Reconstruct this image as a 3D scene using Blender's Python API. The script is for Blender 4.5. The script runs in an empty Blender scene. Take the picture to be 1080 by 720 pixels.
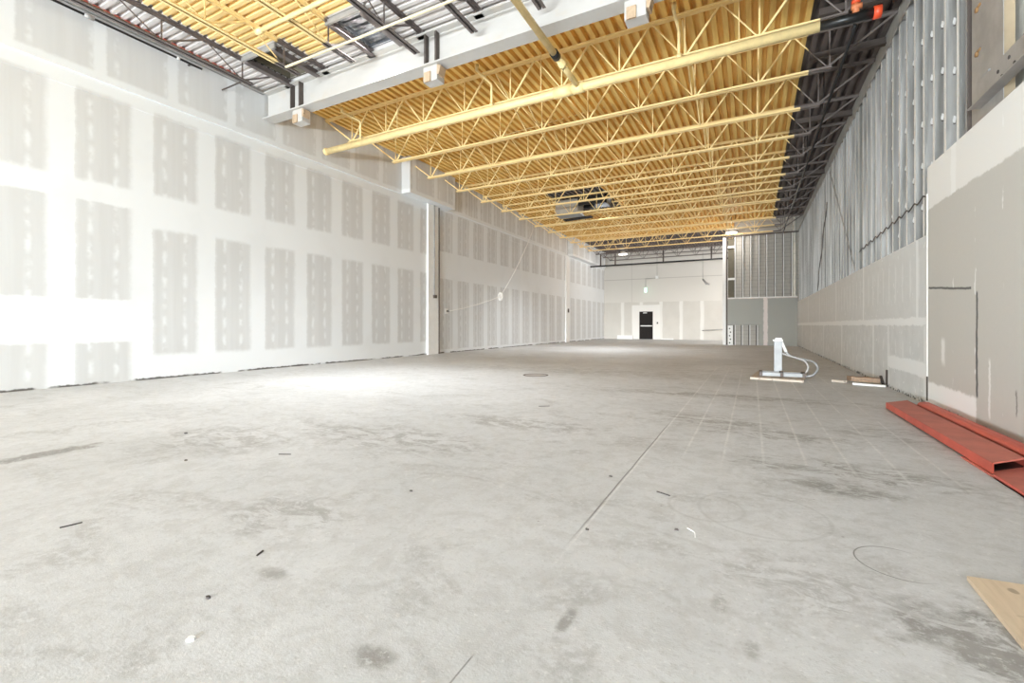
import bpy, math, random
from mathutils import Vector, Matrix
random.seed(7)
C = bpy.context.scene.collection
SC = bpy.context.scene
H = 1.1                                   # eye height
F, HX, HY = 482.0, 540.0, 343.0
TH = math.atan2(253.0, F)
CT, ST = math.cos(TH), math.sin(TH)

def ray(px, py):
    xi = px - HX
    return (xi*CT - F*ST, xi*ST + F*CT, HY - py)
def on_z(px, py, z=0.0):
    a, b, c = ray(px, py); s = (z - H)/c
    return (a*s, b*s, z)
def on_x(px, py, X):
    a, b, c = ray(px, py); s = X/a
    return (X, b*s, H + c*s)
def on_y(px, py, Y):
    a, b, c = ray(px, py); s = Y/b
    return (a*s, Y, H + c*s)

# ------------------------------------------------------------------ materials
class NT:
    def __init__(self, name):
        self.m = bpy.data.materials.new(name); self.m.use_nodes = True
        self.t = self.m.node_tree; self.t.nodes.clear()
        self.out = self.t.nodes.new('ShaderNodeOutputMaterial')
        self.b = self.t.nodes.new('ShaderNodeBsdfPrincipled')
        self.t.links.new(self.b.outputs[0], self.out.inputs[0])
    def put(self, sock, v):
        if isinstance(v, bpy.types.NodeSocket): self.t.links.new(v, sock)
        elif isinstance(v, tuple) and len(v) == 3 and sock.type == 'RGBA': sock.default_value = (*v, 1)
        else: sock.default_value = v
    def M(self, op, a, b=0.0, c=None):
        n = self.t.nodes.new('ShaderNodeMath'); n.operation = op
        self.put(n.inputs[0], a); self.put(n.inputs[1], b)
        if c is not None: self.put(n.inputs[2], c)
        return n.outputs[0]
    def add(self, a, b): return self.M('ADD', a, b)
    def sub(self, a, b): return self.M('SUBTRACT', a, b)
    def mul(self, a, b): return self.M('MULTIPLY', a, b)
    def mx(self, a, b): return self.M('MAXIMUM', a, b)
    def mn(self, a, b): return self.M('MINIMUM', a, b)
    def inv(self, a): return self.sub(1.0, a)
    def step(self, x, e, w=0.03):          # 0 below e, 1 above, softness w
        n = self.t.nodes.new('ShaderNodeMapRange'); n.interpolation_type = 'SMOOTHSTEP'
        self.put(n.inputs[0], x); n.inputs[1].default_value = e - w; n.inputs[2].default_value = e + w
        return n.outputs[0]
    def band(self, x, a, b, w=0.03): return self.mul(self.step(x, a, w), self.inv(self.step(x, b, w)))
    def per(self, x, off, p):              # position inside a period, in metres
        return self.mul(self.M('FRACT', self.M('DIVIDE', self.sub(x, off), p)), p)
    def pos(self):
        g = self.t.nodes.new('ShaderNodeNewGeometry'); s = self.t.nodes.new('ShaderNodeSeparateXYZ')
        self.t.links.new(g.outputs['Position'], s.inputs[0]); self.P = g.outputs['Position']
        return s.outputs[0], s.outputs[1], s.outputs[2]
    def vec(self, x, y, z):
        n = self.t.nodes.new('ShaderNodeCombineXYZ')
        for i, v in enumerate((x, y, z)): self.put(n.inputs[i], v)
        return n.outputs[0]
    def noise(self, vec, scale, detail=4, rough=0.55, dist=0.0):
        n = self.t.nodes.new('ShaderNodeTexNoise')
        if vec is not None: self.t.links.new(vec, n.inputs['Vector'])
        n.inputs['Scale'].default_value = scale; n.inputs['Detail'].default_value = detail
        n.inputs['Roughness'].default_value = rough; n.inputs['Distortion'].default_value = dist
        return n.outputs[0]
    def mix(self, f, a, b):
        n = self.t.nodes.new('ShaderNodeMix'); n.data_type = 'RGBA'
        self.put(n.inputs[0], f); self.put(n.inputs[6], a); self.put(n.inputs[7], b)
        return n.outputs[2]
    def done(self, col, rough=0.8, metal=0.0, bump=None, bstr=0.2, bdist=0.01, spec=None):
        self.put(self.b.inputs['Base Color'], col); self.put(self.b.inputs['Roughness'], rough)
        self.b.inputs['Metallic'].default_value = metal
        if spec is not None: self.b.inputs['Specular IOR Level'].default_value = spec
        if bump is not None:
            n = self.t.nodes.new('ShaderNodeBump'); n.inputs['Strength'].default_value = bstr
            n.inputs['Distance'].default_value = bdist; self.put(n.inputs['Height'], bump)
            self.t.links.new(n.outputs[0], self.b.inputs['Normal'])
        return self.m

def simple(name, col, rough=0.7, metal=0.0, var=0.12, scale=6.0):
    n = NT(name); n.pos()
    f = n.noise(n.P, scale, 5, 0.6)
    c2 = tuple(max(0, c*(1-var)) for c in col); c1 = tuple(min(1, c*(1+var*0.6)) for c in col)
    return n.done(n.mix(n.step(f, 0.5, 0.25), c2, c1), rough, metal)

YEL = (0.93, 0.64, 0.21); YEL2 = (0.78, 0.49, 0.13)
YELS = (0.97, 0.77, 0.38)
DARK = (0.055, 0.042, 0.038)
WHITE = (0.775, 0.79, 0.80); PANEL = (0.60, 0.60, 0.595)

def mat_left():
    n = NT('taped_drywall'); x, y, z = n.pos()
    nz = n.noise(n.P, 3.0, 4, 0.6); nz2 = n.noise(n.P, 14.0, 3, 0.6)
    jit = n.mul(n.sub(nz, 0.5), 0.09); jit2 = n.mul(n.sub(nz2, 0.5), 0.05)
    yy = n.add(y, n.add(jit, jit2)); zz = n.add(z, n.add(jit, jit2))
    u = n.per(yy, 3.65, 1.215)
    um = n.band(u, 0.0, 0.83, 0.075)
    near = n.inv(n.step(y, 4.66, 0.02))
    sec2 = n.step(y, 14.4, 0.05)
    lowA = n.mx(n.band(zz, -1.0, 0.78), n.band(zz, 1.6, 3.4))
    lowB = n.band(zz, 0.5, 3.08, 0.06)
    low1 = n.add(n.mul(near, lowA), n.mul(n.inv(near), lowB))
    v1 = n.mx(low1, n.band(zz, 3.78, 5.44, 0.06))
    v2 = n.mx(n.band(zz, 0.15, 2.95), n.band(zz, 4.03, 5.62))
    v = n.add(n.mul(n.inv(sec2), v1), n.mul(sec2, v2))
    lower = n.mul(um, v)
    # upper part above the ledge
    u2 = n.per(yy, 3.99, 1.22)
    up = n.mul(n.band(u2, 0.10, 1.12, 0.03), n.band(zz, 5.82, 7.2, 0.04))
    above = n.step(z, 5.70, 0.01)
    face = n.add(n.mul(n.inv(above), lower), n.mul(above, n.mul(up, 0.8)))
    # stud stripes in the far section
    s = n.mx(n.band(n.per(yy, 3.9, 0.405), 0.0, 0.12, 0.04), n.mul(n.band(n.per(yy, 4.12, 0.405), 0.0, 0.05, 0.03), n.step(y, 14.4, 0.05)))
    face = n.mul(face, n.inv(n.mul(s, n.add(0.10, n.mul(sec2, 0.55)))))
    face = n.mul(face, n.add(1.0, n.mul(sec2, 0.22)))
    # screw blobs
    bl_u = n.mx(n.band(u, 0.18, 0.25, 0.04), n.band(u, 0.57, 0.64, 0.04))
    bl_v = n.band(n.per(zz, 0.1, 0.44), 0.06, 0.34, 0.10)
    bl = n.mul(n.mul(bl_u, bl_v), n.step(n.noise(n.P, 5.0, 2), 0.45, 0.12))
    face = n.mul(face, n.inv(n.mul(bl, 0.8)))
    ver = n.noise(n.vec(x, n.mul(y, 6.0), n.mul(z, 0.35)), 1.6, 3)
    tone = n.mul(face, n.add(0.72, n.mul(ver, 0.5)))
    tone = n.mx(tone, n.mul(n.step(n.noise(n.P, 0.9, 3), 0.62, 0.12), 0.16))
    c = n.mix(tone, WHITE, PANEL)
    gap = n.mul(n.inv(n.step(zz, 0.035, 0.012)), n.step(n.noise(n.vec(0.0, y, 0.0), 1.3, 3), 0.44, 0.05))
    c = n.mix(gap, c, (0.12, 0.11, 0.10))
    return n.done(c, 0.75, bump=nz2, bstr=0.05)

def mat_right():
    n = NT('right_drywall'); x, y, z = n.pos()
    nz = n.noise(n.P, 4.0, 4, 0.6); nz2 = n.noise(n.P, 22.0, 3, 0.6)
    j = n.add(n.mul(n.sub(nz, 0.5), 0.10), n.mul(n.sub(nz2, 0.5), 0.03))
    yy = n.add(y, j); zz = n.add(z, j)
    ht = n.band(zz, 1.10, 1.22, 0.015)
    upj = n.mul(n.band(n.per(y, 8.66, 3.66), 0.0, 0.10, 0.015), n.step(z, 1.16, 0.01))
    loj = n.mul(n.band(n.per(y, 11.40, 3.62), 0.0, 0.10, 0.015), n.inv(n.step(z, 1.16, 0.01)))
    st = n.mul(n.band(n.per(yy, 8.6, 0.405), 0.0, 0.07, 0.025), n.mx(n.band(zz, 1.50, 2.10, 0.06), n.mul(n.band(zz, 0.3, 0.85, 0.05), n.step(nz, 0.5, 0.05))))
    low = n.mul(n.band(zz, 0.36, 0.58, 0.02), n.band(y, 8.1, 10.35, 0.02))
    ex = n.mx(n.band(y, 10.25, 10.38, 0.02), n.band(y, 8.0, 8.42, 0.02))
    ex = n.mul(ex, n.inv(n.step(zz, 1.1, 0.03)))
    tape = n.mx(n.mx(ht, n.mx(upj, loj)), n.mx(n.mul(st, 0.5), n.mx(low, n.mul(ex, 0.6))))
    speck = n.step(n.noise(n.P, 9.0, 2), 0.69, 0.02)
    tape = n.mx(tape, n.mul(speck, 0.7))
    far = n.step(y, 8.19, 0.005)
    # near, older grey panel
    band2 = n.step(zz, 2.68, 0.015)
    patch = n.mul(n.mul(n.inv(n.step(zz, n_edge, 0.02)) if False else n.inv(n.step(zz, 0.33, 0.02)), n.step(yy, 6.66, 0.02)), 1.0)
    scr = n.mul(n.band(n.per(yy, 6.05, 0.61), 0.0, 0.03, 0.01), n.step(n.noise(n.vec(x, y, n.mul(z, 0.5)), 7.0, 2), 0.62, 0.03))
    vj = n.mul(n.band(yy, 7.20, 7.36, 0.02), band2)
    mark1 = n.mul(n.band(n.add(n.sub(z, n.mul(n.sub(y, 6.72), 0.076)), n.mul(n.sub(nz, 0.5), 0.04)), 1.486, 1.514, 0.006), n.band(y, 6.78, 8.14, 0.01))
    mark2 = n.mul(n.band(n.add(y, n.mul(n.sub(nz, 0.5), 0.06)), 6.615, 6.66, 0.008), n.band(z, 0.33, 1.46, 0.02))
    nearc = n.mix(n.mul(nz2, 0.35), (0.56, 0.54, 0.50), (0.48, 0.47, 0.435))
    nearc = n.mix(band2, nearc, (0.80, 0.785, 0.755))
    nearc = n.mix(n.mx(n.mx(patch, n.mul(scr, 0.7)), n.mul(vj, 0.7)), nearc, (0.88, 0.875, 0.86))
    wst = n.mx(n.mul(n.band(yy, 6.33, 6.37, 0.01), n.band(zz, 0.17, 0.76, 0.04)), n.mul(n.band(yy, 7.55, 7.66, 0.03), n.band(zz, 0.62, 0.92, 0.05)))
    dst = n.mul(n.band(yy, 5.80, 5.83, 0.008), n.band(zz, 0.28, 0.50, 0.03))
    nearc = n.mix(n.mul(wst, 0.8), nearc, (0.84, 0.83, 0.81))
    nearc = n.mix(n.mul(dst, 0.7), nearc, (0.12, 0.11, 0.10))
    nearc = n.mix(n.mul(n.mx(mark1, mark2), 0.85), nearc, (0.05, 0.05, 0.05))
    farc = n.mix(n.step(nz, 0.5, 0.3), (0.60, 0.61, 0.605), (0.68, 0.69, 0.685))
    farc = n.mix(n.mul(n.step(z, 1.2, 0.02), 0.35), farc, (0.72, 0.73, 0.725))
    farc = n.mix(n.mul(tape, 0.85), farc, (0.86, 0.87, 0.87))
    c = n.mix(far, nearc, farc)
    crumb = n.mul(n.inv(n.step(zz, 0.05, 0.02)), n.step(n.noise(n.P, 16.0, 3), 0.52, 0.05))
    c = n.mix(crumb, c, (0.10, 0.10, 0.095))
    return n.done(c, 0.8, bump=nz2, bstr=0.06)

def mat_end():
    n = NT('end_wall_board'); x, y, z = n.pos()
    nz = n.noise(n.P, 1.5, 4); j = n.mul(n.sub(nz, 0.5), 0.12)
    xx = n.add(x, j); zz = n.add(z, j)
    low = n.inv(n.step(zz, 2.95, 0.03))
    tape = n.band(n.per(xx, -4.95, 1.5), 0.0, 0.26, 0.05)
    tape = n.mul(tape, n.step(x, -10.3, 0.05))
    door = n.mul(n.band(xx, -8.55, -6.35, 0.05), n.inv(n.step(zz, 2.72, 0.04)))
    base = n.mix(nz, (0.56, 0.53, 0.48), (0.66, 0.63, 0.58))
    lowc = n.mix(n.mx(n.mul(tape, 0.8), door), base, (0.80, 0.78, 0.74))
    upc = n.mix(n.mul(n.band(z, 4.78, 4.83, 0.01), 0.55), (0.68, 0.65, 0.60), (0.35, 0.32, 0.29))
    upc = n.mix(n.mul(n.band(x, -8.6, -8.55, 0.01), 0.3), upc, (0.35, 0.32, 0.29))
    c = n.mix(low, upc, lowc)
    return n.done(c, 0.7)

def mat_floor():
    n = NT('worn_concrete'); x, y, z = n.pos()
    big = n.noise(n.P, 0.55, 5, 0.6, 0.4)
    mid = n.noise(n.vec(n.mul(x, 0.8), n.mul(y, 1.3), 0.0), 1.7, 7, 0.68, 0.9)
    fine = n.noise(n.P, 22.0, 5, 0.7)
    grain = n.noise(n.P, 120.0, 3, 0.6)
    c = n.mix(n.step(big, 0.5, 0.22), (0.50, 0.51, 0.515), (0.60, 0.61, 0.62))
    st = n.mul(n.step(mid, 0.585, 0.07), n.step(fine, 0.46, 0.12))
    c = n.mix(n.mul(st, 0.5), c, (0.27, 0.265, 0.25))
    pale = n.step(n.noise(n.P, 3.1, 6, 0.7, 1.2), 0.66, 0.05)
    c = n.mix(n.mul(pale, 0.25), c, (0.78, 0.77, 0.75))
    # dark scuffs: trolley tracks across the middle, the right front corner
    def smear(cx, cy, rx, ry, amt, th=0.5, sc=4.0):
        dx = n.M('DIVIDE', n.sub(x, cx), rx); dy = n.M('DIVIDE', n.sub(y, cy), ry)
        d = n.M('SQRT', n.add(n.mul(dx, dx), n.mul(dy, dy)))
        d = n.add(d, n.mul(n.sub(n.noise(n.P, 6.5, 6, 0.7), 0.5), 1.9))
        m = n.inv(n.step(d, 0.75, 0.35))
        return n.mul(n.mul(m, n.step(n.noise(n.vec(n.mul(x, 0.8), n.mul(y, 1.6), cx), sc, 8, 0.75, 0.8), th, 0.05)), n.mul(n.step(fine, 0.40, 0.12), amt))
    sm = smear(0.95, 2.15, 0.55, 0.35, 0.75, 0.47)
    for a in ((0.62, 4.2, 0.9, 0.35, 0.6, 0.52), (0.1, 5.3, 1.0, 0.3, 0.55, 0.52), (-0.5, 5.7, 0.9, 0.45, 0.55, 0.52), (-0.4, 7.8, 2.6, 0.35, 0.55, 0.5),
              (-3.2, 3.4, 1.3, 0.5, 0.5, 0.5), (-4.6, 2.6, 0.9, 0.6, 0.4, 0.5), (1.2, 5.8, 0.7, 0.5, 0.4, 0.52), (0.2, 2.3, 0.5, 0.3, 0.35, 0.5),
              (-2.4, 1.75, 0.5, 0.3, 0.4, 0.52), (-5.36, 1.62, 0.14, 0.45, 0.9, 0.42), (-1.10, 1.135, 0.10, 0.06, 0.6, 0.38), (-1.87, 1.30, 0.10, 0.06, 0.5, 0.4), (-0.61, 1.60, 0.03, 0.11, 0.55, 0.46), (-0.11, 2.0, 0.04, 0.10, 0.4, 0.48), (0.0, 1.75, 0.03, 0.06, 0.4, 0.48), (0.55, 3.75, 0.35, 0.2, 0.6, 0.46), (-2.3, 4.6, 1.2, 0.35, 0.45, 0.5), (-3.6, 10.5, 4.0, 1.0, 0.35, 0.5)):
        sm = n.mx(sm, smear(*a))
    c = n.mix(n.mn(n.mul(sm, 1.35), 0.85), c, (0.19, 0.18, 0.165))
    # the long saw joint and chalk lines running down the hall
    wob = n.mul(n.sub(n.noise(n.P, 2.0, 3), 0.5), 0.014)
    xj = n.add(x, wob)
    joint = n.mul(n.band(xj, -0.828, -0.817, 0.003), n.band(y, 2.35, 5.3, 0.3))
    jp = n.mul(n.band(xj, -0.810, -0.800, 0.005), n.band(y, 2.2, 9.0, 0.5))
    j2 = n.mul(n.band(xj, -0.826, -0.820, 0.002), n.band(y, 0.9, 1.29, 0.02))
    chalk = n.mul(n.band(n.per(xj, -1.115, 0.297), 0.0, 0.02, 0.008), n.mul(n.band(y, 4.2, 13.0, 0.6), n.band(x, -0.86, 1.3, 0.05)))
    cr = n.band(n.per(n.add(y, n.mul(x, 0.25)), 7.0, 4.6), 0.0, 0.03, 0.01)
    c = n.mix(n.mul(n.mx(n.mul(chalk, n.step(mid, 0.42, 0.12)), jp), 0.38), c, (0.85, 0.84, 0.82))
    c = n.mix(n.mul(cr, 0.12), c, (0.2, 0.2, 0.2))
    c = n.mix(n.mul(n.mx(joint, j2), 0.75), c, (0.10, 0.095, 0.09))
    # ring scratched by a bucket
    dx = n.sub(x, 0.60); dy = n.sub(y, 2.70)
    r = n.M('SQRT', n.add(n.mul(dx, dx), n.mul(dy, dy)))
    ring = n.mul(n.band(n.add(r, n.mul(wob, 0.3)), 0.163, 0.169, 0.003), n.inv(n.step(dx, 0.05, 0.08)))
    c = n.mix(n.mul(ring, 0.85), c, (0.06, 0.055, 0.05))
    for (cx, cy, rr) in ((0.05, 3.05, 0.33), (-0.25, 3.0, 0.2)):
        dx = n.sub(x, cx); dy = n.sub(y, cy)
        r = n.M('SQRT', n.add(n.mul(dx, dx), n.mul(dy, dy)))
        c = n.mix(n.mul(n.band(n.add(r, wob), rr, rr+0.02, 0.008), 0.18), c, (0.15, 0.14, 0.13))
    # chips and pits
    vt = n.t.nodes.new('ShaderNodeTexVoronoi'); vt.inputs['Scale'].default_value = 3.2
    n.t.links.new(n.P, vt.inputs['Vector'])
    pit = n.inv(n.step(vt.outputs['Distance'], 0.022, 0.008))
    c = n.mix(n.mul(pit, 0.6), c, (0.10, 0.09, 0.085))
    mott = n.noise(n.P, 7.0, 8, 0.72, 0.5)
    c = n.mix(n.mul(n.step(mott, 0.53, 0.09), 0.34), c, (0.36, 0.355, 0.34))
    c = n.mix(n.mul(n.step(n.noise(n.P, 46.0, 4, 0.7), 0.60, 0.05), 0.30), c, (0.30, 0.29, 0.275))
    c = n.mix(n.mul(n.step(n.noise(n.P, 34.0, 3, 0.7), 0.64, 0.04), 0.30), c, (0.80, 0.79, 0.77))
    c = n.mix(n.mul(n.sub(fine, 0.35), 0.45), c, (0.36, 0.35, 0.33))
    c = n.mix(n.mul(n.step(grain, 0.62, 0.05), 0.18), c, (0.34, 0.33, 0.31))
    hgt = n.sub(n.add(n.mul(fine, 0.5), n.mul(grain, 0.3)), n.mul(n.mx(joint, pit), 1.0))
    return n.done(c, n.add(0.42, n.mul(fine, 0.25)), bump=hgt, bstr=0.25, bdist=0.01, spec=0.5)

def mat_deck_back():
    n = NT('rear_deck_paint'); x, y, z = n.pos()
    nz = n.noise(n.P, 2.0, 4); nz2 = n.noise(n.vec(n.mul(x, 9.0), n.mul(y, 0.5), 0.0), 2.0, 3)
    pm = n.mul(n.inv(n.step(x, 1.0, 0.015)), n.inv(n.step(y, 30.9, 0.03)))
    hole = n.mul(n.band(n.add(x, n.mul(nz, 0.2)), -8.1, -5.55, 0.03), n.band(y, 18.6, 22.6, 0.03))
    pm = n.mul(pm, n.inv(hole))
    yl = n.mix(n.step(nz2, 0.5, 0.3), YEL, YEL2)
    dk = n.mix(nz, (0.085, 0.068, 0.062), (0.18, 0.15, 0.14))
    return n.done(n.mix(pm, dk, yl), 0.6)
def mat_steel_back():
    n = NT('rear_joist_paint'); x, y, z = n.pos()
    nz = n.noise(n.P, 3.0, 4)
    pm = n.mul(n.inv(n.step(x, 1.0, 0.01)), n.inv(n.step(y, 30.9, 0.03)))
    return n.done(n.mix(pm, n.mix(nz, (0.07, 0.055, 0.05), (0.26, 0.22, 0.20)), n.mix(nz, YELS, (0.92, 0.70, 0.34))), 0.5)
def mat_deck_front():
    n = NT('front_deck_paint'); x, y, z = n.pos()
    nz = n.noise(n.P, 2.2, 4)
    a = n.mul(n.band(x, -9.8, -6.45, 0.02), n.inv(n.step(y, 6.03, 0.015)))
    b = n.mul(n.band(x, -8.5, -7.25, 0.02), n.band(y, 6.0, 6.75, 0.02))
    pm = n.mx(a, b)
    return n.done(n.mix(pm, n.mix(nz, (0.62, 0.58, 0.565), (0.78, 0.74, 0.72)), n.mix(nz, (0.92, 0.70, 0.33), (0.80, 0.56, 0.22))), 0.55)
def mat_steel_front():
    n = NT('front_joist_paint'); x, y, z = n.pos()
    nz = n.noise(n.P, 4.0, 4)
    pm = n.mul(n.band(x, -9.7, -6.6, 0.02), n.inv(n.step(n.add(y, n.mul(nz, 0.1)), 6.08, 0.03)))
    return n.done(n.mix(pm, n.mix(nz, (0.09, 0.07, 0.065), (0.20, 0.17, 0.16)), n.mix(nz, YELS, (0.82, 0.60, 0.26))), 0.5)
def mat_girder():
    n = NT('grey_primed_steel'); x, y, z = n.pos()
    nz = n.noise(n.vec(x, y, n.mul(z, 2.0)), 1.6, 5, 0.6)
    rust = n.step(n.noise(n.P, 2.6, 5), 0.62, 0.08)
    c = n.mix(nz, (0.46, 0.44, 0.415), (0.58, 0.555, 0.525))
    return n.done(n.mix(n.mul(rust, 0.25), c, (0.55, 0.45, 0.32)), 0.6)
def mat_galv():
    n = NT('galvanized_steel'); x, y, z = n.pos()
    nz = n.noise(n.vec(n.mul(x, 3.0), n.mul(y, 3.0), n.mul(z, 0.16)), 2.0, 3)
    nz2 = n.noise(n.P, 25.0, 2)
    c = n.mix(n.step(nz, 0.5, 0.2), (0.21, 0.205, 0.19), (0.58, 0.575, 0.56))
    stain = n.step(n.noise(n.vec(x, n.mul(y, 2.0), n.mul(z, 0.5)), 1.1, 3), 0.66, 0.05)
    c = n.mix(n.mul(stain, 0.3), c, (0.45, 0.36, 0.27))
    c = n.mix(n.mul(nz2, 0.2), c, (0.42, 0.42, 0.41))
    return n.done(c, 0.42, 0.35)
def mat_wood(name, c1, c2):
    n = NT(name); x, y, z = n.pos()
    g = n.noise(n.vec(n.mul(x, 18.0), n.mul(y, 1.4), n.mul(z, 10.0)), 1.2, 5, 0.6, 0.6)
    k = n.noise(n.P, 5.0, 3)
    c = n.mix(n.step(g, 0.5, 0.2), c1, c2)
    knot = n.inv(n.step(n.noise(n.P, 11.0, 1), 0.30, 0.03))
    return n.done(n.mix(n.mul(knot, 0.6), n.mix(n.mul(k, 0.3), c, c2), tuple(v*0.4 for v in c2)), 0.65)
def mat_block():
    n = NT('concrete_block'); x, y, z = n.pos()
    cz = n.band(n.per(z, 0.0, 0.2), 0.0, 0.02, 0.008)
    nz = n.noise(n.P, 6.0, 3)
    c = n.mix(nz, (0.42, 0.39, 0.35), (0.54, 0.51, 0.46))
    return n.done(n.mix(n.mul(cz, 0.5), c, (0.25, 0.23, 0.21)), 0.9)
def mat_part():
    n = NT('olive_grey_board'); x, y, z = n.pos()
    nz = n.noise(n.P, 6.0, 4); j = n.mul(n.sub(nz, 0.5), 0.12)
    t = n.band(n.add(x, j), 0.56, 0.76, 0.02)
    t = n.mx(t, n.step(n.add(z, n.mul(j, 0.5)), 2.58, 0.01))
    return n.done(n.mix(n.mul(t, 0.8), (0.37, 0.37, 0.34), (0.80, 0.71, 0.68)), 0.8)
def emis(name, col, s):
    n = NT(name); n.b.inputs['Emission Color'].default_value = (*col, 1); n.b.inputs['Emission Strength'].default_value = s
    return n.done(col, 0.4)

M = dict(
    left=mat_left(), right=mat_right(), end=mat_end(), floor=mat_floor(), deckb=mat_deck_back(), deckf=mat_deck_front(),
    sb=mat_steel_back(), sf=mat_steel_front(), girder=mat_girder(), galv=mat_galv(), block=mat_block(), part=mat_part(),
    white=simple('white_board', (0.84, 0.83, 0.81), 0.6, 0, 0.04), cream=simple('cream_wall', (0.82, 0.79, 0.71), 0.8),
    yellow=simple('yellow_pipe_paint', (0.93, 0.73, 0.36), 0.45), creamp=simple('cream_pipe_paint', (0.86, 0.76, 0.54), 0.5),
    dark=simple('dark_brown_steel', (0.09, 0.07, 0.06), 0.6), black=simple('black_pipe', (0.012, 0.012, 0.012), 0.35),
    red=simple('red_primer', (0.55, 0.10, 0.065), 0.5, 0, 0.18, 2.5), dred=simple('dull_red_primer', (0.50, 0.15, 0.11), 0.6, 0, 0.2, 3.0),
    capred=simple('bright_red', (0.80, 0.09, 0.03), 0.4), orange=simple('orange_fitting', (0.62, 0.20, 0.08), 0.5),
    plywood=mat_wood('plywood', (0.62, 0.50, 0.36), (0.52, 0.41, 0.29)), lumber=mat_wood('old_lumber', (0.36, 0.24, 0.15), (0.22, 0.14, 0.09)),
    palewood=mat_wood('pale_board', (0.52, 0.45, 0.38), (0.45, 0.38, 0.31)), pad=mat_wood('tan_pad', (0.55, 0.40, 0.26), (0.42, 0.30, 0.2)),
    steel=simple('weathered_steel', (0.40, 0.385, 0.37), 0.5, 0.3, 0.2, 3.0), rust=simple('rust', (0.30, 0.17, 0.07), 0.8),
    zinc=simple('zinc_sheet', (0.32, 0.325, 0.33), 0.5, 0.1), edge=simple('lit_stud_edge', (0.86, 0.86, 0.84), 0.4), foil=simple('silver_foil', (0.70, 0.72, 0.76), 0.25, 0.7, 0.3, 12),  # edge: same steel as the stud webs, lightened to paint the light on flanges
    doorm=simple('black_door', (0.012, 0.009, 0.008), 0.9), ducto=simple('grey_duct', (0.50, 0.46, 0.40), 0.5, 0.2),
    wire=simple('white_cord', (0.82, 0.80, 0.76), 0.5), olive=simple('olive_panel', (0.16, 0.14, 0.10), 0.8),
    lamp=emis('lamp_glow', (1.0, 0.96, 0.88), 6.0), exitg=emis('exit_glow', (0.55, 1.0, 0.75), 2.2),
    litter=simple('litter_dark', (0.06, 0.05, 0.045), 0.8))

# ------------------------------------------------------------------ mesh helpers
class MB:
    def __init__(self): self.v = []; self.f = []; self.mi = []; self.cur = 0
    def box(self, x0, y0, z0, x1, y1, z1, mi=None):
        return self.hexa([(x0,y0,z0),(x1,y0,z0),(x1,y1,z0),(x0,y1,z0),(x0,y0,z1),(x1,y0,z1),(x1,y1,z1),(x0,y1,z1)], mi)
    def hexa(self, p, mi=None):
        b = len(self.v); self.v += [tuple(q) for q in p]
        for f in ((0,3,2,1),(4,5,6,7),(0,1,5,4),(1,2,6,5),(2,3,7,6),(3,0,4,7)):
            self.f.append(tuple(b+i for i in f)); self.mi.append(self.cur if mi is None else mi)
        return self
    def face(self, pts, mi=None):
        b = len(self.v); self.v += [tuple(q) for q in pts]; self.f.append(tuple(range(b, b+len(pts)))); self.mi.append(self.cur if mi is None else mi)
        return self
    def bar(self, a, b, w, h=None, mi=None):       # rectangular bar between two points
        a, b = Vector(a), Vector(b); h = w if h is None else h
        d = (b-a).normalized(); up = Vector((0,0,1)) if abs(d.z) < 0.98 else Vector((0,1,0))
        s = d.cross(up).normalized(); u = s.cross(d).normalized()
        q = []
        for p in (a, b):
            for (i, j) in ((-1,-1),(1,-1),(1,1),(-1,1)): q.append(p + s*(i*w/2) + u*(j*h/2))
        return self.hexa([q[0],q[1],q[2],q[3],q[4],q[5],q[6],q[7]], mi)
    def tube(self, pts, r, n=10, mi=None, caps=True):
        pts = [Vector(p) for p in pts]; rings = []; ref = None
        for i, p in enumerate(pts):
            d = (pts[min(i+1, len(pts)-1)] - pts[max(i-1, 0)]).normalized()
            if ref is None: ref = Vector((0,0,1)) if abs(d.z) < 0.9 else Vector((1,0,0))
            s = d.cross(ref).normalized(); u = s.cross(d).normalized(); ref = u
            b = len(self.v); rr = r[i] if isinstance(r, (list, tuple)) else r
            for k in range(n):
                a = 2*math.pi*k/n; self.v.append(tuple(p + s*(math.cos(a)*rr) + u*(math.sin(a)*rr)))
            rings.append(b)
        m = self.cur if mi is None else mi
        for a, b in zip(rings, rings[1:]):
            for k in range(n): self.f.append((a+k, a+(k+1)%n, b+(k+1)%n, b+k)); self.mi.append(m)
        if caps:
            self.f.append(tuple(rings[0]+k for k in reversed(range(n)))); self.mi.append(m)
            self.f.append(tuple(rings[-1]+k for k in range(n))); self.mi.append(m)
        return self
    def prism(self, poly, y0, y1, mi=None):        # poly in XZ, extruded along Y
        b = len(self.v); n = len(poly); m = self.cur if mi is None else mi
        self.v += [(x, y0, z) for x, z in poly] + [(x, y1, z) for x, z in poly]
        for i in range(n): self.f.append((b+i, b+(i+1)%n, b+n+(i+1)%n, b+n+i)); self.mi.append(m)
        self.f.append(tuple(b+i for i in reversed(range(n)))); self.f.append(tuple(b+n+i for i in range(n))); self.mi += [m, m]
        return self
    def mesh(self, name, mats, smooth=False):
        me = bpy.data.meshes.new(name); me.from_pydata(self.v, [], self.f)
        for m in (mats if isinstance(mats, (list, tuple)) else [mats]): me.materials.append(m)
        me.polygons.foreach_set('material_index', self.mi)
        if smooth: me.polygons.foreach_set('use_smooth', [True]*len(self.f))
        me.update(); return me
    def build(self, name, mats, parent=None, smooth=False, bevel=0, loc=None):
        o = bpy.data.objects.new(name, self.mesh(name, mats, smooth)); C.objects.link(o)
        if loc is not None: o.location = loc
        if parent is not None: o.parent = parent
        if bevel:
            b = o.modifiers.new('bevel', 'BEVEL'); b.width = bevel; b.segments = 2; b.limit_method = 'ANGLE'
        return o

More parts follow.
